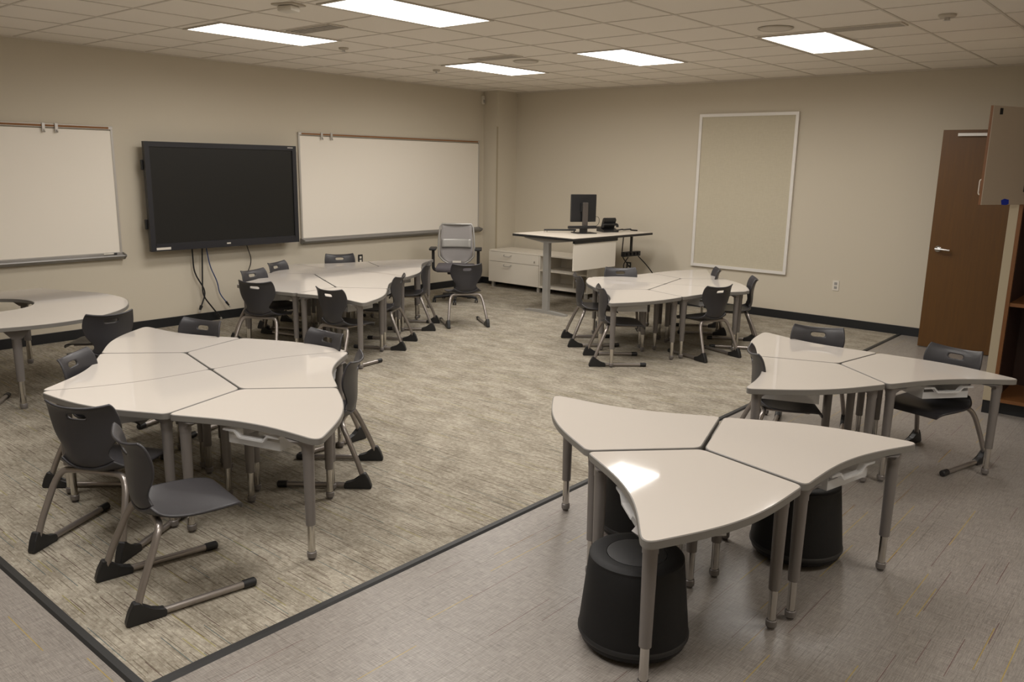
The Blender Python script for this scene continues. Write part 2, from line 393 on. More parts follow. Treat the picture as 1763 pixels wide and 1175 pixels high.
# cables under the screen
def cable(name, label, pts, r, mt, plug=True, grp=None):
    P = fillet(pts, .08, 5); t = thing(name, label, 'cable', pts[0], 0, grp); o = Vector(pts[0])
    link('cord', tube(bmesh.new(), [q-o for q in P], r, 8), mt, t, True)
    if plug:
        e = Vector(pts[-1])-o; d = (Vector(pts[-1])-Vector(pts[-2])).normalized()
        link('plug', tube(bmesh.new(), [e, e+d*.05], [r*2.2, r*1.6], 8), M['blackpl'], t, True)
        link('plug_tip', tube(bmesh.new(), [e+d*.05, e+d*.075], r*1.4, 8), M['alu'], t, True)
cable('display_cable', 'black cable hanging from the wall screen, leftmost of three', [(.06, -4.99, .84), (.05, -4.98, .55), (.06, -4.86, .33), (.07, -4.93, .19)], .008, M['cable'], grp='cables under the screen')
cable('display_cable', 'long dark cable hanging lowest under the wall screen', [(.07, -4.88, .84), (.06, -4.89, .55), (.07, -4.91, .3), (.07, -4.75, .08)], .008, M['cable'], grp='cables under the screen')
cable('display_cable', 'bluish cable hanging under the wall screen, right of the black ones', [(.07, -4.84, .84), (.06, -4.80, .6), (.06, -4.72, .42), (.06, -4.71, .3), (.07, -4.64, .2)], .006, M['bluecable'], grp='cables under the screen')
cable('hanging_cord', 'thin black cord from the screen down behind the far left table', [(.06, -4.36, .84), (.03, -4.27, .62), (.03, -4.37, .42), (.03, -4.3, .2)], .005, M['cable'], False)
def outlet(loc, rz, label, dark=False):
    t = thing('wall_outlet', label, 'outlet', loc, rz)
    link('cover_plate', BX(-.036, .036, -.007, -.001, -.058, .058, bev=.002), M['blackpl' if dark else 'white'], t)
    for z in (-.022, .022): link('socket', BX(-.016, .016, -.009, -.006, z-.015, z+.015, bev=.001), M['white' if dark else 'greysteel'], t)
outlet((5.03, 0, .455), 0, 'white electrical outlet low on the wall right of the tack board')
outlet((0, -2.71, .52), PI/2, 'dark electrical outlet on the left wall under the right whiteboard', True)
outlet((2.28, 0, .42), 0, 'dark electrical outlet low on the wall beside the teacher desk', True)
t = thing('wall_sensor', 'small white box high on the wall at the corner column', 'sensor', (0, -.46, 2.56))
link('housing', BX(.001, .035, -.022, .022, 0, .115, bev=.006), M['white'], t); link('lens', BX(.035, .038, -.012, .012, .02, .06), M['greysteel'], t)

# tack board
t = thing('tack_board', 'tall framed tan tack board on the back wall', 'bulletin board', (3.83, 0, .52))
bm = bmesh.new(); frame_rect(bm, -.617, .617, 0, 1.845, .035, -.03, -.002, 'y'); link('frame', bm, M['lightalu'], t)
link('fabric_panel', BX(-.585, .585, -.018, -.003, .033, 1.812), M['tack'], t)

# ------------------------------------------------------------------ open classroom door
dr = bpy.data.objects.new('door_1', None); C.objects.link(dr); dr.location = (7.0, -.5, 0); struct(dr)
link('door_leaf', BX(-.925, 0, -.022, .022, .008, 2.12, bev=.003), M['doorwood'], dr)
bm = bmesh.new(); tube(bm, [(-.845, -.022, .99), (-.845, -.03, .99)], .03, 18); tube(bm, [(-.845, -.03, .99), (-.845, -.07, .99)], .01, 10); tube(bm, [(-.86, -.07, .99), (-.80, -.07, .99), (-.73, -.066, .985)], .011, 10)
link('door_handle', bm, M['chrome'], dr, True)
link('latch_bolt', BX(-.937, -.925, -.01, .01, .98, 1.0), M['alu'], dr)
link('door_closer_track', BX(-.79, -.1, -.05, -.023, 2.06, 2.09, bev=.003), M['alu'], dr)
for z in (.25, 1.05, 1.9): link('hinge', tube(bmesh.new(), [(.008, -.02, z), (.008, -.02, z+.1)], .008, 8), M['alu'], dr)
bm = bmesh.new(); box(bm, 7.0, 7.16, -.475, -.455, 0, 2.17); box(bm, 7.0, 7.16, -1.42, -1.40, 0, 2.17); box(bm, 7.0, 7.16, -1.40, -.475, 2.135, 2.17)
struct(link('trim_5', bm, M['filler']))

# ------------------------------------------------------------------ storage cabinet with its door swung open (front plane y=-2.7)
X0, YF = 7.09, -2.70
t = thing('wardrobe_cabinet', 'tall open brown storage cabinet at the right edge of the picture', 'cabinet', (X0, YF, 0)); WD = 1.25; DP = .58
link('filler_strip', BX(0, .058, .0, .02, .1, 2.32, bev=.002), M['filler'], t, label='beige filler strip')
link('side_panel', BX(.058, .082, 0, DP, .1, 2.2), M['cabwood'], t)
link('side_panel', BX(WD-.024, WD, 0, DP, .1, 2.2), M['cabwood'], t)
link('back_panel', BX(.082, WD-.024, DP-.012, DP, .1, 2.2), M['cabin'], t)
link('bottom_panel', BX(.082, WD-.024, 0, DP-.012, .1, .125), M['cabwood'], t)
link('top_panel', BX(.058, WD, 0, DP, 2.2, 2.225), M['cabwood'], t)
link('shelf', BX(.082, WD-.024, .01, DP-.012, .80, .825), M['cabwood'], t)
link('shelf', BX(.082, WD-.024, .01, DP-.012, 1.49, 1.515), M['cabwood'], t)
link('shelf', BX(.082, WD-.024, .03, DP-.012, 1.85, 1.87), M['doormel'], t, label='pale upper shelf')
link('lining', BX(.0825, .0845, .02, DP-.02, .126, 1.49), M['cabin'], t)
link('toe_kick', BX(.07, WD, .075, .09, .0, .1), M['base'], t)
link('plinth', BX(.0, .058, .02, .09, .0, .1), M['base'], t)
for x, z in ((.19, 1.42), (.17, .70)):
    bm = bmesh.new(); tube(bm, fillet([(x-.02, DP-.02, z), (x-.02, DP-.09, z-.01), (x+.02, DP-.13, z+.03)], .02, 4), .005, 8); tube(bm, fillet([(x, DP-.06, z), (x+.03, DP-.10, z-.03), (x+.07, DP-.1, z-.01)], .02, 4), .005, 8)
    link('coat_hook', bm, M['chrome'], t, True)
d = link('door', BX(0, .455, -.0, .004, 1.515, 2.155, bev=.001), M['doormel'], t, label='pale inner face of the open upper door')
d.location = (.082, -.0, 0); d.rotation_euler = (0, 0, -(PI/2+math.radians(23.5)))
link('outer_face', BX(0, .455, -.018, -.0005, 1.515, 2.155), M['cabwood'], d, label='brown wood outer face and edge')
bm = bmesh.new(); tube(bm, fillet([(.42, -.018, 1.58), (.42, -.05, 1.58), (.42, -.05, 1.68), (.42, -.018, 1.68)], .015, 4), .005, 8)
link('handle', bm, M['white'], d, True, label='white wire handle')
link('tape', prism(bmesh.new(), [(.17, 1.52), (.20, 1.512), (.245, 1.515), (.255, 1.545), (.22, 1.555), (.175, 1.548)], .004, .0055, 'y'), M['tape'], d, label='torn piece of blue tape')
for z in (1.6, 2.08): link('hinge', BX(.0, .035, .004, .016, z, z+.05, bev=.002), M['blackpl'], d)
link('catch', BX(.37, .39, .004, .012, 2.10, 2.14), M['blackpl'], d)

# ------------------------------------------------------------------ white credenza
t = thing('credenza', 'low white credenza with two drawers and open shelves along the back wall', 'cabinet', (.30, -.60, 0))
HH, W1, W2, DD = .535, .92, 1.74, .48; MC = M['cab']
link('top_panel', BX(-.0, W2, -.003, DD, HH-.022, HH, bev=.002), MC, t)
link('bottom_panel', BX(.0, W2, .0, DD, .075, .095), MC, t)
for x in (0, W1, W2-.018): link('side_panel', BX(x, x+.018, .001, DD, .095, HH-.022), MC, t)
link('back_panel', BX(.018, W2-.018, DD-.012, DD, .095, HH-.022), MC, t)
link('shelf', BX(W1+.018, W2-.018, .004, DD-.012, .305, .323), MC, t)
link('shelf_divider', BX(1.36, 1.372, .2, DD-.012, .095, .305), MC, t)
for z0, z1, key in ((.377, .510, 1), (.080, .372, 0)):
    d = link('drawer', BX(.003, W1+.002, -.016, .0, z0, z1, bev=.0015), MC, t)
    hz = z1-.045
    link('handle', tube(bmesh.new(), fillet([(.30, -.016, hz+.01), (.30, -.040, hz+.008), (.315, -.045, hz-.008), (.415, -.045, hz-.008), (.43, -.040, hz+.008), (.43, -.016, hz+.01)], .012, 3), .004, 8), M['greysteel'], d, True)
    if key: link('key', BX(.85, .862, -.035, -.016, z0+.03, z0+.06, bev=.003), M['chrome'], d)
for x in (.03, W1-.05, W2-.07):
    for y in (.02, DD-.06): link('foot', BX(x, x+.04, y, y+.04, .0, .075, bev=.003), M['alu'], t)

# ------------------------------------------------------------------ standing teacher desk
DT = .925
t = thing('teacher_desk', 'tall white height-adjustable desk with black edge and white end panel', 'desk', (2.31, -1.09, 0), math.radians(-3))
link('desktop', BX(-.465, .465, -.77, .77, DT-.006, DT), M['desktop'], t)
bm = BX(-.475, .475, -.78, .78, DT-.032, DT-.0055, bev=.004); link('edge_band', bm, M['blackpl'], t, label='black desk edge')
for y in (-.68, .58):
    l = link('leg', BX(-.042, .042, y-.028, y+.028, .03, DT-.08, bev=.006), M['greysteel'], t)
    link('foot_bar', prism(bmesh.new(), [(-.315, .0), (-.31, .022), (-.08, .036), (.08, .036), (.31, .022), (.315, .0)], y-.03, y+.03, 'y'), M['greysteel'], l)
    link('support_arm', prism(bmesh.new(), [(-.36, DT-.033), (.40, DT-.033), (.34, DT-.05), (.06, DT-.085), (-.06, DT-.085), (-.33, DT-.05)], y-.03, y+.03, 'y'), M['greysteel'], l)
link('frame_rail', BX(-.02, .02, -.65, .55, DT-.07, DT-.033), M['blackpl'], t)
link('panel_rail', BX(.43, .46, -.74, .07, DT-.065, DT-.033), M['blackpl'], t)
link('modesty_panel', BX(.435, .45, -.74, .05, .55, DT-.06, bev=.001), M['cab'], t)
# things on it
t = thing('computer_monitor', 'black monitor seen from behind on the standing desk', 'monitor', (2.36, -1.17, DT), math.radians(-30))
link('base', BX(-.10, .10, -.13, .13, 0, .010, bev=.004), M['blackpl'], t)
link('stand', BX(.005, .04, -.032, .032, .01, .37, bev=.006), M['standgrey'], t, label='dark grey upright stand')
link('screen_housing', BX(-.055, -.02, -.165, .165, .135, .465, bev=.006), M['blackpl'], t)
link('display_panel', BX(-.058, -.054, -.155, .155, .145, .455), M['screen'], t)
link('mount', BX(-.02, .006, -.05, .05, .26, .36), M['blackpl'], t)
link('video_cable', tube(bmesh.new(), fillet([(-.015, .12, .2), (.0, .2, .2), (.0, .2, .1), (.0, .08, .06)], .05, 6), .003, 6), M['cable'], t, True)
t = thing('sound_bar', 'small black sound bar under the monitor on its stand', 'speaker', (2.34, -1.20, DT+.06), math.radians(-30))
link('body', BX(.045, .085, -.20, .17, 0, .035, bev=.008), M['blackpl'], t); link('clip', BX(.04, .06, -.04, .04, -.05, .0), M['blackpl'], t)
t = thing('document_camera', 'long low black device lying on the desk left of the monitor', 'document camera', (2.08, -1.28, DT), math.radians(50))
link('arm', BX(-.20, .20, -.018, .018, .018, .038, bev=.006), M['blackpl'], t)
for x in (-.18, .17): link('foot', tube(bmesh.new(), [(x, 0, 0), (x, 0, .02)], .022, 14), M['chrome'], t, True)
t = thing('desk_phone', 'black desk phone with raised handset beside the monitor', 'phone', (2.40, -.72, DT), math.radians(-30))
bm = bmesh.new(); prism(bm, [(-.11, .0), (.11, .0), (.11, .02), (-.02, .05), (-.11, .06)], -.10, .10, 'y'); link('base', bm, M['blackpl'], t)
bm = bmesh.new(); prism(bm, [(-.03, .05), (.02, .045), (.075, .15), (.05, .175), (.02, .165)], -.08, .08, 'y'); link('display', bm, M['blackpl'], t)
link('handset', tube(bmesh.new(), fillet([(.07, -.10, .06), (.07, -.1, .095), (.07, .1, .095), (.07, .1, .06)], .03, 5), .016, 10), M['blackpl'], t, True)
cable('desk_cable', 'tangle of black cable lying on the desk behind the phone', [(2.42, -.60, DT+.008), (2.52, -.55, DT+.03), (2.45, -.45, DT+.012), (2.56, -.42, DT+.03), (2.5, -.36, DT+.01), (2.62, -.38, DT+.012)], .009, M['cable'], False)
t = thing('power_strip', 'black power strip hanging in cables under the standing desk', 'power strip', (2.62, -.50, .62), math.radians(80))
link('body', BX(-.15, .15, -.03, .03, 0, .06, bev=.006), M['blackpl'], t)
link('hanger', BX(-.012, .012, -.012, .012, .06, .272), M['blackpl'], t)
for x in (-.1, -.03, .04, .1): link('plug', BX(x-.015, x+.015, -.05, -.03, .015, .05, bev=.004), M['blackpl'], t)
for q in ([(2.66, -.62, .62), (2.6, -.66, .5), (2.66, -.5, .3), (2.68, -.1, .25)], [(2.68, -.42, .62), (2.74, -.3, .5), (2.8, -.12, .3), (2.82, -.05, .02)], [(2.5, -.5, .86), (2.45, -.45, .6), (2.52, -.2, .35), (2.56, -.08, .02)]):
    cable('loose_cable', 'black loose cable hanging under the standing desk by the wall', q, .007, M['cable'], False, 'cables under the standing desk')

# ------------------------------------------------------------------ desks: a kite with one hollow and one bulging side
A_ = .4835; HT = .585; TT = .031
def kite_outline():
    O = Vector((0, 0)); Mm = Vector((A_*.5, -A_*.8660)); Cc = Vector((2*A_, 0)); Mp = Vector((A_*.5, A_*.8660))
    def bow(P, Q, s, n=22):
        d = Q-P; nn = Vector((-d.y, d.x)).normalized()*s; out = []
        for i in range(n+1):
            u = i/n; out.append(P+d*u+nn*(math.sin(PI*u)**1.15))
        return out
    # hollow side Mm->C bows inwards (to the left of travel), bulging side C->Mp bows outwards
    e1 = [O, Mm]; e2 = bow(Mm, Cc, .062); e3 = bow(Cc, Mp, -.062); e4 = [Mp, O]
    edges = [e1, e2, e3, e4]; trims = [.035, .045, .085, .035]  # at Mm, C, Mp, O handled below
    tr = {1: .035, 2: .072, 3: .035, 0: .035}
    def cut(E, a, b):
        # resample and trim lengths a from start and b from end
        L = [0]
        for p, q in zip(E, E[1:]): L.append(L[-1]+(q-p).length)
        def at(s):
            for i in range(len(E)-1):
                if L[i+1] >= s-1e-9: return E[i].lerp(E[i+1], (s-L[i])/(L[i+1]-L[i]))
            return E[-1]
        n = 2 if len(E) == 2 else 24
        return [at(a+(L[-1]-a-b)*k/n) for k in range(n+1)]
    cor = [O, Mm, Cc, Mp]; out = []
    for i, E in enumerate(edges):
        a, b = tr[i], tr[(i+1) % 4]; S = cut(E, a, b); out += S
        nxt = edges[(i+1) % 4]; S2 = cut(nxt, tr[(i+1) % 4], 0); K = cor[(i+1) % 4]; P0 = S[-1]; P1 = S2[0]
        for k in range(1, 7):
            u = k/7; out.append(P0*(1-u)**2+K*2*u*(1-u)+P1*u*u)
    return out
OUT = kite_outline()
def inset(P, d):
    out = []; n = len(P)
    for i in range(n):
        t = (P[(i+1) % n]-P[i-1]); t.normalize(); out.append(P[i]+Vector((-t.y, t.x))*d)
    return out
def ringmesh(P, Q, z0, z1, ztop_in):
    """band: outer wall P, inner edge Q"""
    bm = bmesh.new(); n = len(P)
    R = [[bm.verts.new((p.x, p.y, z)) for p in pts] for pts, z in ((Q, z0), (P, z0+.002), (P, z1-.002), (Q, z1))]
    for A, B in zip(R, R[1:]+R[:1]):
        for i in range(n): bm.faces.new((A[i], A[(i+1) % n], B[(i+1) % n], B[i]))
    return bm
def leg_mesh():
    bm = bmesh.new(); tube(bm, [(0, 0, .175), (0, 0, .50)], [.0225, .0255], 18); return bm
def make_table():
    t = thing('student_desk', '', 'desk')
    IN = inset(OUT, .004)
    link('tabletop', prism(bmesh.new(), IN, HT-TT+.001, HT), M['top'], t)
    link('edge_band', ringmesh(OUT, IN, HT-TT, HT-.0006, 0), M['band'], t, True)
    k = .072
    for (x, y, u, v) in ((k+.01, 0, (.5, -.866), (.5, .866)), (.2425+.02, -.42+.07, (-.5, .866), (.82, .57)), (2*A_-.125, 0, (-.80, -.60), (-.93, .36)), (.2425+.02, .42-.07, (-.5, -.866), (.9, -.43))):
        l = link('leg', tube(bmesh.new(), [(x, y, .165), (x, y, .515)], [.0215, .0255], 18), M['legpaint'], t, True)
        link('chrome_tube', tube(bmesh.new(), [(x, y, .028), (x, y, .17)], .0165, 16), M['chrome'], l, True)
        link('glide', lathe(bmesh.new(), [(.0, 0), (.013, 0), (.016, .006), (.008, .009), (.008, .012), (.0205, .013), (.0215, .02), (.0215, .036), (.018, .04)], 16, (x, y, 0)), M['legpaint'], l, True)
        # flared bracket under the top
        bm = bmesh.new(); u = Vector(u); v = Vector(v); c = Vector((x, y)); o = -(u+v).normalized()*.026
        lo = [c+Vector((math.cos(a), math.sin(a)))*.0275 for a in [2*PI*q/10 for q in range(10)]]
        hi = []
        for q in range(10):
            d = Vector((math.cos(2*PI*q/10), math.sin(2*PI*q/10))); e = .029+.085*max(0, max(d.dot(u), d.dot(v)))**3
            hi.append(c+d*e)
        R = [[bm.verts.new((p.x, p.y, z)) for p in P] for P, z in ((lo, .500), (lo, .522), ([a.lerp(b, .35) for a, b in zip(lo, hi)], .538), (hi, HT-TT-.002), )]
        for P, Q in zip(R, R[1:]):
            for i in range(10): bm.faces.new((P[i], P[(i+1) % 10], Q[(i+1) % 10], Q[i]))
        bm.faces.new(R[0][::-1]); bm.faces.new(R[-1])
        link('bracket', bm, M['legpaint'], l, True)
    # clear drawer tray hung under the hollow side
    ang = math.atan2(.5, .866); mid = Vector((.607-.5*.085, -.21+.866*.085))
    tr = bpy.data.objects.new('tray', None)
    W, D, Z0, Z1 = .155, .30, HT-TT-.085, HT-TT-.008
    bm = bmesh.new(); th = .003
    def q(x0, x1, y0, y1, z0, z1): box(bm, x0, x1, y0, y1, z0, z1)
    q(-W+.012, W-.012, 0, D, Z0, Z0+th); q(-W+.012, -W+.012+th, 0, D, Z0, Z1-.006); q(W-.012-th, W-.012, 0, D, Z0, Z1-.006); q(-W+.012, W-.012, D-th, D, Z0, Z1-.006); q(-W+.012, W-.012, 0, th, Z0, Z1-.038)
    body = link('tray', bm, M['tray'], t); body.location = (mid.x, mid.y, 0); body.rotation_euler = (0, 0, ang)
    # rim with the dipped handle in front
    path = [(-W, .0, Z1-.012), (-.075, -.0, Z1-.012), (-.055, -.012, Z1-.034), (.055, -.012, Z1-.034), (.075, -.0, Z1-.012), (W, .0, Z1-.012)]
    bm = bmesh.new()
    for a, b in zip(path, path[1:]):
        a = Vector(a); b = Vector(b)
        vs = [bm.verts.new(p+Vector((0, s, h))) for p in (a, b) for s, h in ((-.022, 0), (.004, 0), (.004, -.014), (-.022, -.018))]
        A, B = vs[:4], vs[4:]
        for i in range(4): bm.faces.new((A[i], A[(i+1) % 4], B[(i+1) % 4], B[i]))
        bm.faces.new(A[::-1]); bm.faces.new(B)
    bm.clear(); prism(bm, [(-W, Z1-.005), (-.09, Z1-.005), (-.062, Z1-.032), (.062, Z1-.032), (.09, Z1-.005), (W, Z1-.005), (W, Z1-.014), (.094, Z1-.014), (.066, Z1-.041), (-.066, Z1-.041), (-.094, Z1-.014), (-W, Z1-.014)], -.024, .004, 'y'); box(bm, -W, -W+.014, .004, D, Z1-.012, Z1-.006); box(bm, W-.014, W, .0, D, Z1-.012, Z1-.006)
    link('tray_rim', bm, M['tray'], body)
    for s in (-1, 1):
        link('tray_runner', BX(*sorted((s*(W-.014), s*(W+.008))), .02, D-.02, Z1-.004, HT-TT-.001), M['legpaint'], body)
    return t
proto = make_table()
first = [True]
def place_table(x, y, ang, label, group, g=.0045):
    o = proto if first[0] else copy_tree(proto); first[0] = False
    o.location = (x+g*math.cos(ang), y+g*math.sin(ang), 0); o.rotation_euler = (0, 0, ang)
    tag(o, label, 'desk', group)
R_ = math.radians
def trio(x, y, th, labels, group, flip=False, g=.0045):
    for k in range(3):
        place_table(x, y, R_(th+120*k+60+(180 if flip else 0)), labels[k], group, g)
trio(6.738, -6.375, 107.2, ['white hollow-sided desk at the left of the three-desk group in the foreground',
     'nearest white desk, with a bright lamp reflection and a black stool tucked beneath',
     'white hollow-sided desk at the right of the foreground three-desk group'], 'desks of the foreground group of three', g=.009)
trio(6.606, -4.41, 80.5, ['white desk farthest back in the three-desk group near the wooden door',
     'white desk at the front left of the three-desk group near the wooden door',
     'white desk at the right of the group near the wooden door, clear tray showing'], 'desks of the group near the wooden door')
def double(x, y, th, a, la, lb, group):
    trio(x, y, th, la, group)
    mx, my = x+a*math.cos(R_(th)), y+a*math.sin(R_(th))
    trio(2*mx-x, 2*my-y, th, lb, group, True)
AA = .486
double(4.578, -7.19, 167.4, AA,
   ['white desk at the near left of the large left group, beside the slot-backed chair',
    'white desk at the near right of the large left group, clear tray showing beneath',
    'right-side white desk of the large left group, chair pushed into its hollow'],
   ['white desk at the far right of the large left group, with a sharp tip',
    'white desk at the back of the large left group, broad rounded tip',
    'white desk at the left side of the large left group, facing the horseshoe table'], 'desks of the large left group of six')
G9 = 'desks of the long group of nine under the whiteboard'
double(2.086, -4.684, 155.8, .481,
   ['white desk at the left end of the long desk group under the whiteboard',
    'front white desk of the long group under the whiteboard, rounded tip toward us',
    'white desk in the middle front of the long whiteboard group, by a chair facing left'],
   ['white desk in the very middle of the long group under the whiteboard',
    'white desk along the back of the long group, nearest the screen cord',
    'white desk at the back left of the long group, between two chair backs'], G9)
trio(1.13, -3.36, 275.8, ['white desk at the far right end of the long group, by the office chair',
    'white desk at the back of the long group, before the lone full chair back',
    'white desk on the right side of the long group, between the two leftward-facing chairs'], G9)
double(4.19, -2.638, 101.2, .486,
   ['left-end white desk of the group near the standing desk, rounded tip',
    'front left white desk of the group near the standing desk, tip toward us',
    'front right white desk of the group near the standing desk, beside a slotted chair'],
   ['right-end white desk of the group near the standing desk',
    'white desk at the back right of the group near the standing desk',
    'white desk at the back left of the group near the standing desk'], 'desks of the group of six near the standing desk')

# ------------------------------------------------------------------ student chair
def make_chair():
    t = thing('student_chair', '', 'chair')
    # local: +y forward, heels at y=0.  rows: (y, z, half width, wing curl forward, edge lift)
    seat = [(.478, .322, .135, 0, 0), (.474, .342, .150, 0, .0), (.462, .355, .158, 0, .0), (.44, .361, .172, 0, .002), (.38, .364, .192, 0, .006), (.30, .361, .198, 0, .010), (.22, .358, .192, 0, .016), (.16, .358, .172, .004, .024), (.125, .364, .150, .012, .032), (.102, .378, .128, .022, .036)]
    back = [(.102, .378, .128, .022, .036), (.090, .400, .114, .030, .030), (.084, .430, .108, .030, .016), (.082, .465, .120, .034, .006), (.082, .505, .148, .038, .0), (.082, .545, .168, .044, .0), (.078, .585, .176, .046, .0), (.073, .608, .176, .046, .002), (.066, .636, .172, .044, .006), (.056, .655, .166, .040, .014), (.044, .662, .160, .036, .020)]
    US = [-1, -.86, -.66, -.45, -.28, -.1, .1, .28, .45, .66, .86, 1]
    def grid(rows, hole=None):
        bm = bmesh.new(); V = []
        for (y, z, w_, cu, li) in rows:
            V.append([bm.verts.new((u*w_, y+cu*abs(u)**2.2, z+li*abs(u)**2.4)) for u in US])
        for i in range(len(rows)-1):
            for j in range(len(US)-1):
                if hole and i in hole[0] and j in hole[1]: continue
                bm.faces.new((V[i][j], V[i][j+1], V[i+1][j+1], V[i+1][j]))
        return bm
    for nm, rows, hole in (('seat', seat, None), ('backrest', back, ((7,), (4, 5, 6)))):
        o = link(nm, grid(rows, hole), M['shell'], t, True)
        for f in o.data.polygons: f.use_smooth = True
        md = o.modifiers.new('s', 'SUBSURF'); md.levels = 1; md.render_levels = 2; md.boundary_smooth = 'PRESERVE_CORNERS'
        md = o.modifiers.new('t', 'SOLIDIFY'); md.thickness = .010; md.offset = -1 if nm == 'seat' else 1
    # bent tube frame
    P = []
    for s in (-1, 1):
        q = [(s*.212, .462, .019), (s*.216, .10, .019), (s*.216, .012, .030), (s*.205, .045, .13), (s*.172, .135, .338), (s*.10, .150, .343)]
        P.append(q)
    path = P[0]+P[1][::-1]
    rad = [0, .03, .085, .06, .10, .05, .05, .10, .06, .085, .03, 0]
    link('frame', tube(bmesh.new(), fillet(path, rad, 6), .0145, 12), M['chairframe'], t, True)
    bm = bmesh.new()
    for s in (-1, 1): tube(bm, fillet([(s*.07, .15, .343), (s*.075, .20, .338), (s*.10, .40, .340)], .04, 4), .010, 8)
    box(bm, -.10, .10, .385, .41, .328, .345)
    link('seat_support', bm, M['chairframe'], t, True)
    for s in (-1, 1):
        pr = [(-.022, .0), (-.026, .012), (-.012, .055), (.008, .090), (.028, .086), (.044, .062), (.072, .042), (.118, .034), (.125, .020), (.120, .0)]
        b = prism(bmesh.new(), pr, s*.2155-.0175, s*.2155+.0175, 'x')
        bmesh.ops.bevel(b, geom=b.edges[:], offset=.004, segments=1, affect='EDGES')
        link('heel_glide', b, M['blackpl'], t, False)
        link('end_cap', tube(bmesh.new(), [(s*.212, .43, .019), (s*.212, .478, .019), (s*.212, .484, .019)], [.0185, .0185, .012], 12), M['blackpl'], t, True)
    return t
cproto = make_chair(); cfirst = [True]
def chair(x, y, deg, label, group=None):
    o = cproto if cfirst[0] else copy_tree(cproto); cfirst[0] = False
    o.location = (x, y, 0); o.rotation_euler = (0, 0, R_(deg)-PI/2); return tag(o, label, 'chair', group)
GA = 'chairs around the large left group'
chair(5.135, -8.11, 80.8, 'charcoal chair nearest the camera, side view, whole seat in view', GA)
chair(4.635, -8.055, 119.5, 'charcoal chair seen from behind at the left, back top with a see-through slot', GA)
chair(3.56, -7.67, 42, 'charcoal chair pushed into the left hollow of the large left group', GA)
chair(3.16, -6.54, -72, 'charcoal chair behind the rounded far tip of the large left group', GA)
chair(4.07, -6.19, -88, 'charcoal chair behind the sharp right tip of the large left group', GA)
chair(4.805, -6.525, 221.4, 'charcoal chair facing left at the right side of the large left group', GA)
GG = 'chairs around the group under the whiteboard'
chair(1.05, -4.98, 16, 'charcoal chair at the left end of the whiteboard group, its back overlapping the wall cord', GG)
chair(.66, -4.46, 24, 'charcoal chair back behind the far left edge of the whiteboard group', GG)
chair(.46, -3.40, -30, 'charcoal chair with full back facing us behind the whiteboard group', GG)
chair(1.88, -5.45, 118, 'charcoal chair seen from behind at the front left of the whiteboard group', GG)
chair(2.63, -5.25, 96, 'charcoal chair seen from behind at the front middle of the whiteboard group', GG)
chair(2.47, -4.125, 213, 'charcoal chair facing left at the front right of the whiteboard group', GG)
chair(1.97, -3.295, 220, 'charcoal chair facing left at the far right of the whiteboard group', GG)
chair(2.255, -3.08, 146, 'charcoal chair standing alone in front of the office chair, seen from behind')
GM = 'chairs around the group near the standing desk'
chair(4.065, -3.405, 42.7, 'charcoal chair at the front left of the standing desk group, in side view', GM)
chair(3.45, -2.915, 46, 'charcoal chair farther left at the standing desk group, side view', GM)
chair(3.42, -1.97, -50, 'charcoal chair facing us behind the left end of the standing desk group', GM)
chair(4.30, -1.27, 214, 'charcoal chair back under the tack board corner, right rear of the group', GM)
chair(4.90, -1.68, 211, 'charcoal chair facing left at the far right of the standing desk group', GM)
chair(4.93, -2.515, 162, 'charcoal chair seen from behind at the front right of the standing desk group', GM)
GR = 'chairs around the group near the wooden door'
chair(6.175, -4.86, 32, 'charcoal chair at the left of the group near the wooden door, facing right', GR)
chair(6.23, -3.74, -74, 'charcoal chair behind the group near the wooden door, on the carpet edge', GR)
chair(7.14, -3.80, -105, 'charcoal chair facing us beside the open brown cabinet', GR)
GK = 'chairs at the horseshoe table'
chair(2.60, -6.93, 180, 'charcoal chair seen from behind at the near side of the horseshoe table', GK)
chair(1.78, -6.52, 226, 'charcoal chair tucked under the far end of the horseshoe table', GK).scale = (.86, .86, .86)
chair(1.98, -7.80, 146, 'charcoal chair cut off by the left edge of the picture', GK)

# ------------------------------------------------------------------ horseshoe table
KT = .60; KY = -7.25
full = [Vector(p) for p in ((.54, -8.5), (.50, -7.6), (.49, -6.72), (.53, -6.64), (.72, -6.56), (1.03, -6.42), (1.22, -6.37), (1.48, -6.37), (1.70, -6.43), (1.93, -6.56), (2.10, -6.74), (2.20, -6.95), (2.235, -7.18), (2.21, -7.40), (2.14, -7.65), (2.06, -8.0), (2.03, -8.5))]
inn = [Vector((1.62, -8.5))]+[Vector((1.16+.345*math.cos(a), -7.30+.345*math.sin(a))) for a in [R_(180*k/24) for k in range(25)]]+[Vector((.76, -8.5))]
def smooth(P, n=4):
    out = []
    for i in range(len(P)-1):
        p0, p1, p2, p3 = P[max(i-1, 0)], P[i], P[i+1], P[min(i+2, len(P)-1)]
        for k in range(n):
            u = k/n; out.append(.5*((2*p1)+(p2-p0)*u+(2*p0-5*p1+4*p2-p3)*u*u+(3*p1-p0-3*p2+p3)*u**3))
    return out+[P[-1]]
KO = smooth(full)+inn
t = thing('horseshoe_table', 'large white horseshoe table cut off by the left edge of the picture', 'table', (0, 0, 0))
KO = [Vector((p.x, p.y)) for p in KO]; KI = inset(KO[::-1], .004)[::-1]
link('tabletop', prism(bmesh.new(), KI, KT-.027, KT), M['top'], t)
link('edge_band', ringmesh(KO, KI, KT-.028, KT-.0006, 0), M['band'], t, True)
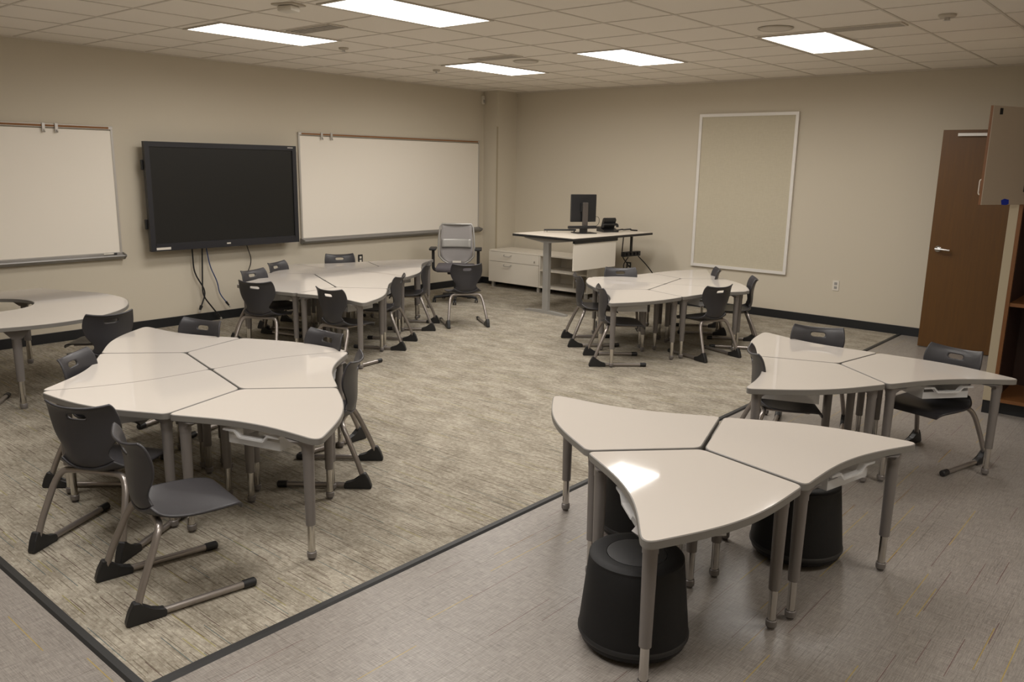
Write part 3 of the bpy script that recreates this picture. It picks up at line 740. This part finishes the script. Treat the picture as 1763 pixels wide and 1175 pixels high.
for (x, y) in ((2.09, -7.386), (.72, -6.86), (1.62, -6.52), (1.86, -8.38), (.64, -8.38)):
    l = link('leg', tube(bmesh.new(), [(x, y, .2), (x, y, .53)], [.026, .030], 18), M['legpaint'], t, True)
    link('chrome_tube', tube(bmesh.new(), [(x, y, .028), (x, y, .205)], .021, 16), M['chrome'], l, True)
    link('glide', lathe(bmesh.new(), [(0, 0), (.02, 0), (.024, .01), (.024, .034), (.02, .04)], 16, (x, y, 0)), M['legpaint'], l, True)
    c = Vector((1.2, KY)); d = (c-Vector((x, y))).normalized(); n_ = Vector((-d.y, d.x))
    bm = bmesh.new(); lo = [Vector((x, y))+d*a+n_*b for a, b in ((-.03, -.03), (.03, -.03), (.03, .03), (-.03, .03))]; hi = [Vector((x, y))+d*a+n_*b for a, b in ((-.035, -.09), (.09, -.09), (.09, .09), (-.035, .09))]
    A = [bm.verts.new((*p, .50)) for p in lo]; B = [bm.verts.new((*p, KT-.029)) for p in hi]
    for i in range(4): bm.faces.new((A[i], A[(i+1) % 4], B[(i+1) % 4], B[i]))
    bm.faces.new(A[::-1]); bm.faces.new(B); link('bracket', bm, M['legpaint'], l)

# ------------------------------------------------------------------ wobble stools
def make_stool():
    t = thing('wobble_stool', '', 'stool')
    link('body', lathe(bmesh.new(), [(.0, .0), (.10, .002), (.165, .010), (.193, .026), (.202, .05), (.199, .085), (.184, .23), (.173, .335), (.166, .347), (.150, .350), (.11, .348)], 48), M['stool'], t, True)
    link('base_ring', lathe(bmesh.new(), [(.2015, .046), (.2045, .052), (.2045, .060), (.2005, .066)], 48), M['blackpl'], t, True)
    link('seat_pad', lathe(bmesh.new(), [(.105, .346), (.108, .352), (.10, .3545), (0, .352)], 40), M['stooltop'], t, True)
    link('seat_rim', lathe(bmesh.new(), [(.1725, .336), (.172, .346), (.163, .353), (.14, .355), (.11, .352), (.108, .346)], 48), M['stool'], t, True)
    return t
sp = make_stool(); sf = True
for x, y, l in ((6.80, -6.955, 'black round wobble stool nearest the camera, under the nearest white desk'), (6.965, -5.84, 'black round wobble stool on the right, under the right foreground desk'), (6.33, -6.14, 'black round wobble stool behind the nearest one, half hidden by a desk leg')):
    o = sp if sf else copy_tree(sp); sf = False; o.location = (x, y, 0); tag(o, l, 'stool', 'wobble stools under the foreground desks')

# ------------------------------------------------------------------ office chair
t = thing('office_chair', 'grey mesh-backed office chair with black arms in front of the whiteboard', 'chair', (.93, -1.93, 0), R_(-48)+PI/2+PI)
# local +y is the direction the chair faces
bm = bmesh.new()
for k in range(5):
    a = 2*PI*k/5+PI/2; e = (.28*math.cos(a), .28*math.sin(a)); tube(bm, [(0, 0, .09), (e[0], e[1], .065)], [.028, .016], 10)
tube(bm, [(0, 0, .07), (0, 0, .12)], .035, 16)
link('base', bm, M['blackpl'], t, True)
for k in range(5):
    a = 2*PI*k/5+PI/2; x, y = .28*math.cos(a), .28*math.sin(a)
    c = bmesh.new(); tube(c, [(x-.02, y, .028), (x-.006, y, .028)], .028, 16); tube(c, [(x+.006, y, .028), (x+.02, y, .028)], .028, 16); tube(c, [(x, y, .03), (x, y, .065)], .007, 8)
    link('caster', c, M['blackpl'], t, True)
link('gas_lift', tube(bmesh.new(), [(0, 0, .1), (0, 0, .38)], [.026, .018], 14), M['blackpl'], t, True)
link('mechanism', BX(-.10, .10, -.14, .12, .36, .40, bev=.01), M['blackpl'], t)
bm = BX(-.245, .245, -.22, .26, .40, .47, bev=.03); link('seat', bm, M['seatfab'], t, True)
# back: slightly bowed panel tapering to the bottom
def backp(z0, z1, inset_, thick, yo):
    bm = bmesh.new(); rows = []
    prof = [(.46, .10), (.50, .17), (.56, .225), (.66, .232), (.80, .225), (.925, .212), (.965, .205)]
    zs = [p for p in prof if z0 <= p[0] <= z1]
    for (z, w_) in zs:
        w_ -= inset_; yy = -.235-.03*math.sin((z-.46)/.56*PI)*-1-(z-.46)*.12
        rows.append([bm.verts.new((w_*u, yy+yo+.035*u*u, z)) for u in [-1+k/5 for k in range(11)]])
    for A, B in zip(rows, rows[1:]):
        for i in range(10): bm.faces.new((A[i], A[i+1], B[i+1], B[i]))
    return bm
o = link('back_mesh', backp(.40, 1.1, .018, 0, 0), M['mesh'], t, True)
o.modifiers.new('s', 'SOLIDIFY').thickness = .006
pr = [(.46, .10), (.50, .17), (.56, .225), (.66, .232), (.80, .225), (.925, .212), (.965, .19)]
def bp(z, w_, s): return (s*w_, -.235+.03*math.sin((z-.46)/.56*PI)-(z-.46)*.12+.035, z)
loop = [bp(z, w_, 1) for z, w_ in pr]+[bp(z, w_, -1) for z, w_ in pr[::-1]]; loop.append(loop[0])
link('back_frame', tube(bmesh.new(), loop, .012, 8, False), M['greysteel'], t, True)
bm = bmesh.new(); rows = [[bm.verts.new((.19*u, -.222-(z-.46)*.12+.03*math.sin((z-.46)/.56*PI)+.035*u*u, z)) for u in [-1+k/5 for k in range(11)]] for z in (.67, .69, .76, .78)]
for A, B in zip(rows, rows[1:]):
    for i in range(10): bm.faces.new((A[i], A[i+1], B[i+1], B[i]))
o = link('lumbar_pad', bm, M['greysteel'], t, True); o.modifiers.new('s', 'SOLIDIFY').thickness = .012
link('back_support', tube(bmesh.new(), fillet([(0, -.12, .38), (0, -.24, .39), (0, -.27, .5), (0, -.28, .66)], .06, 5), .018, 10), M['blackpl'], t, True)
for s in (-1, 1):
    a = link('armrest', tube(bmesh.new(), fillet([(s*.15, 0, .39), (s*.285, 0, .40), (s*.285, 0, .66)], .05, 5), .020, 10), M['blackpl'], t, True)
    link('arm_pad', BX(s*.285-.045, s*.285+.045, -.10, .14, .66, .69, bev=.012), M['blackpl'], a, True)
link('tag', BX(-.06, .05, -.19, -.185, .475, .50), M['white'], t, label='small white tag')
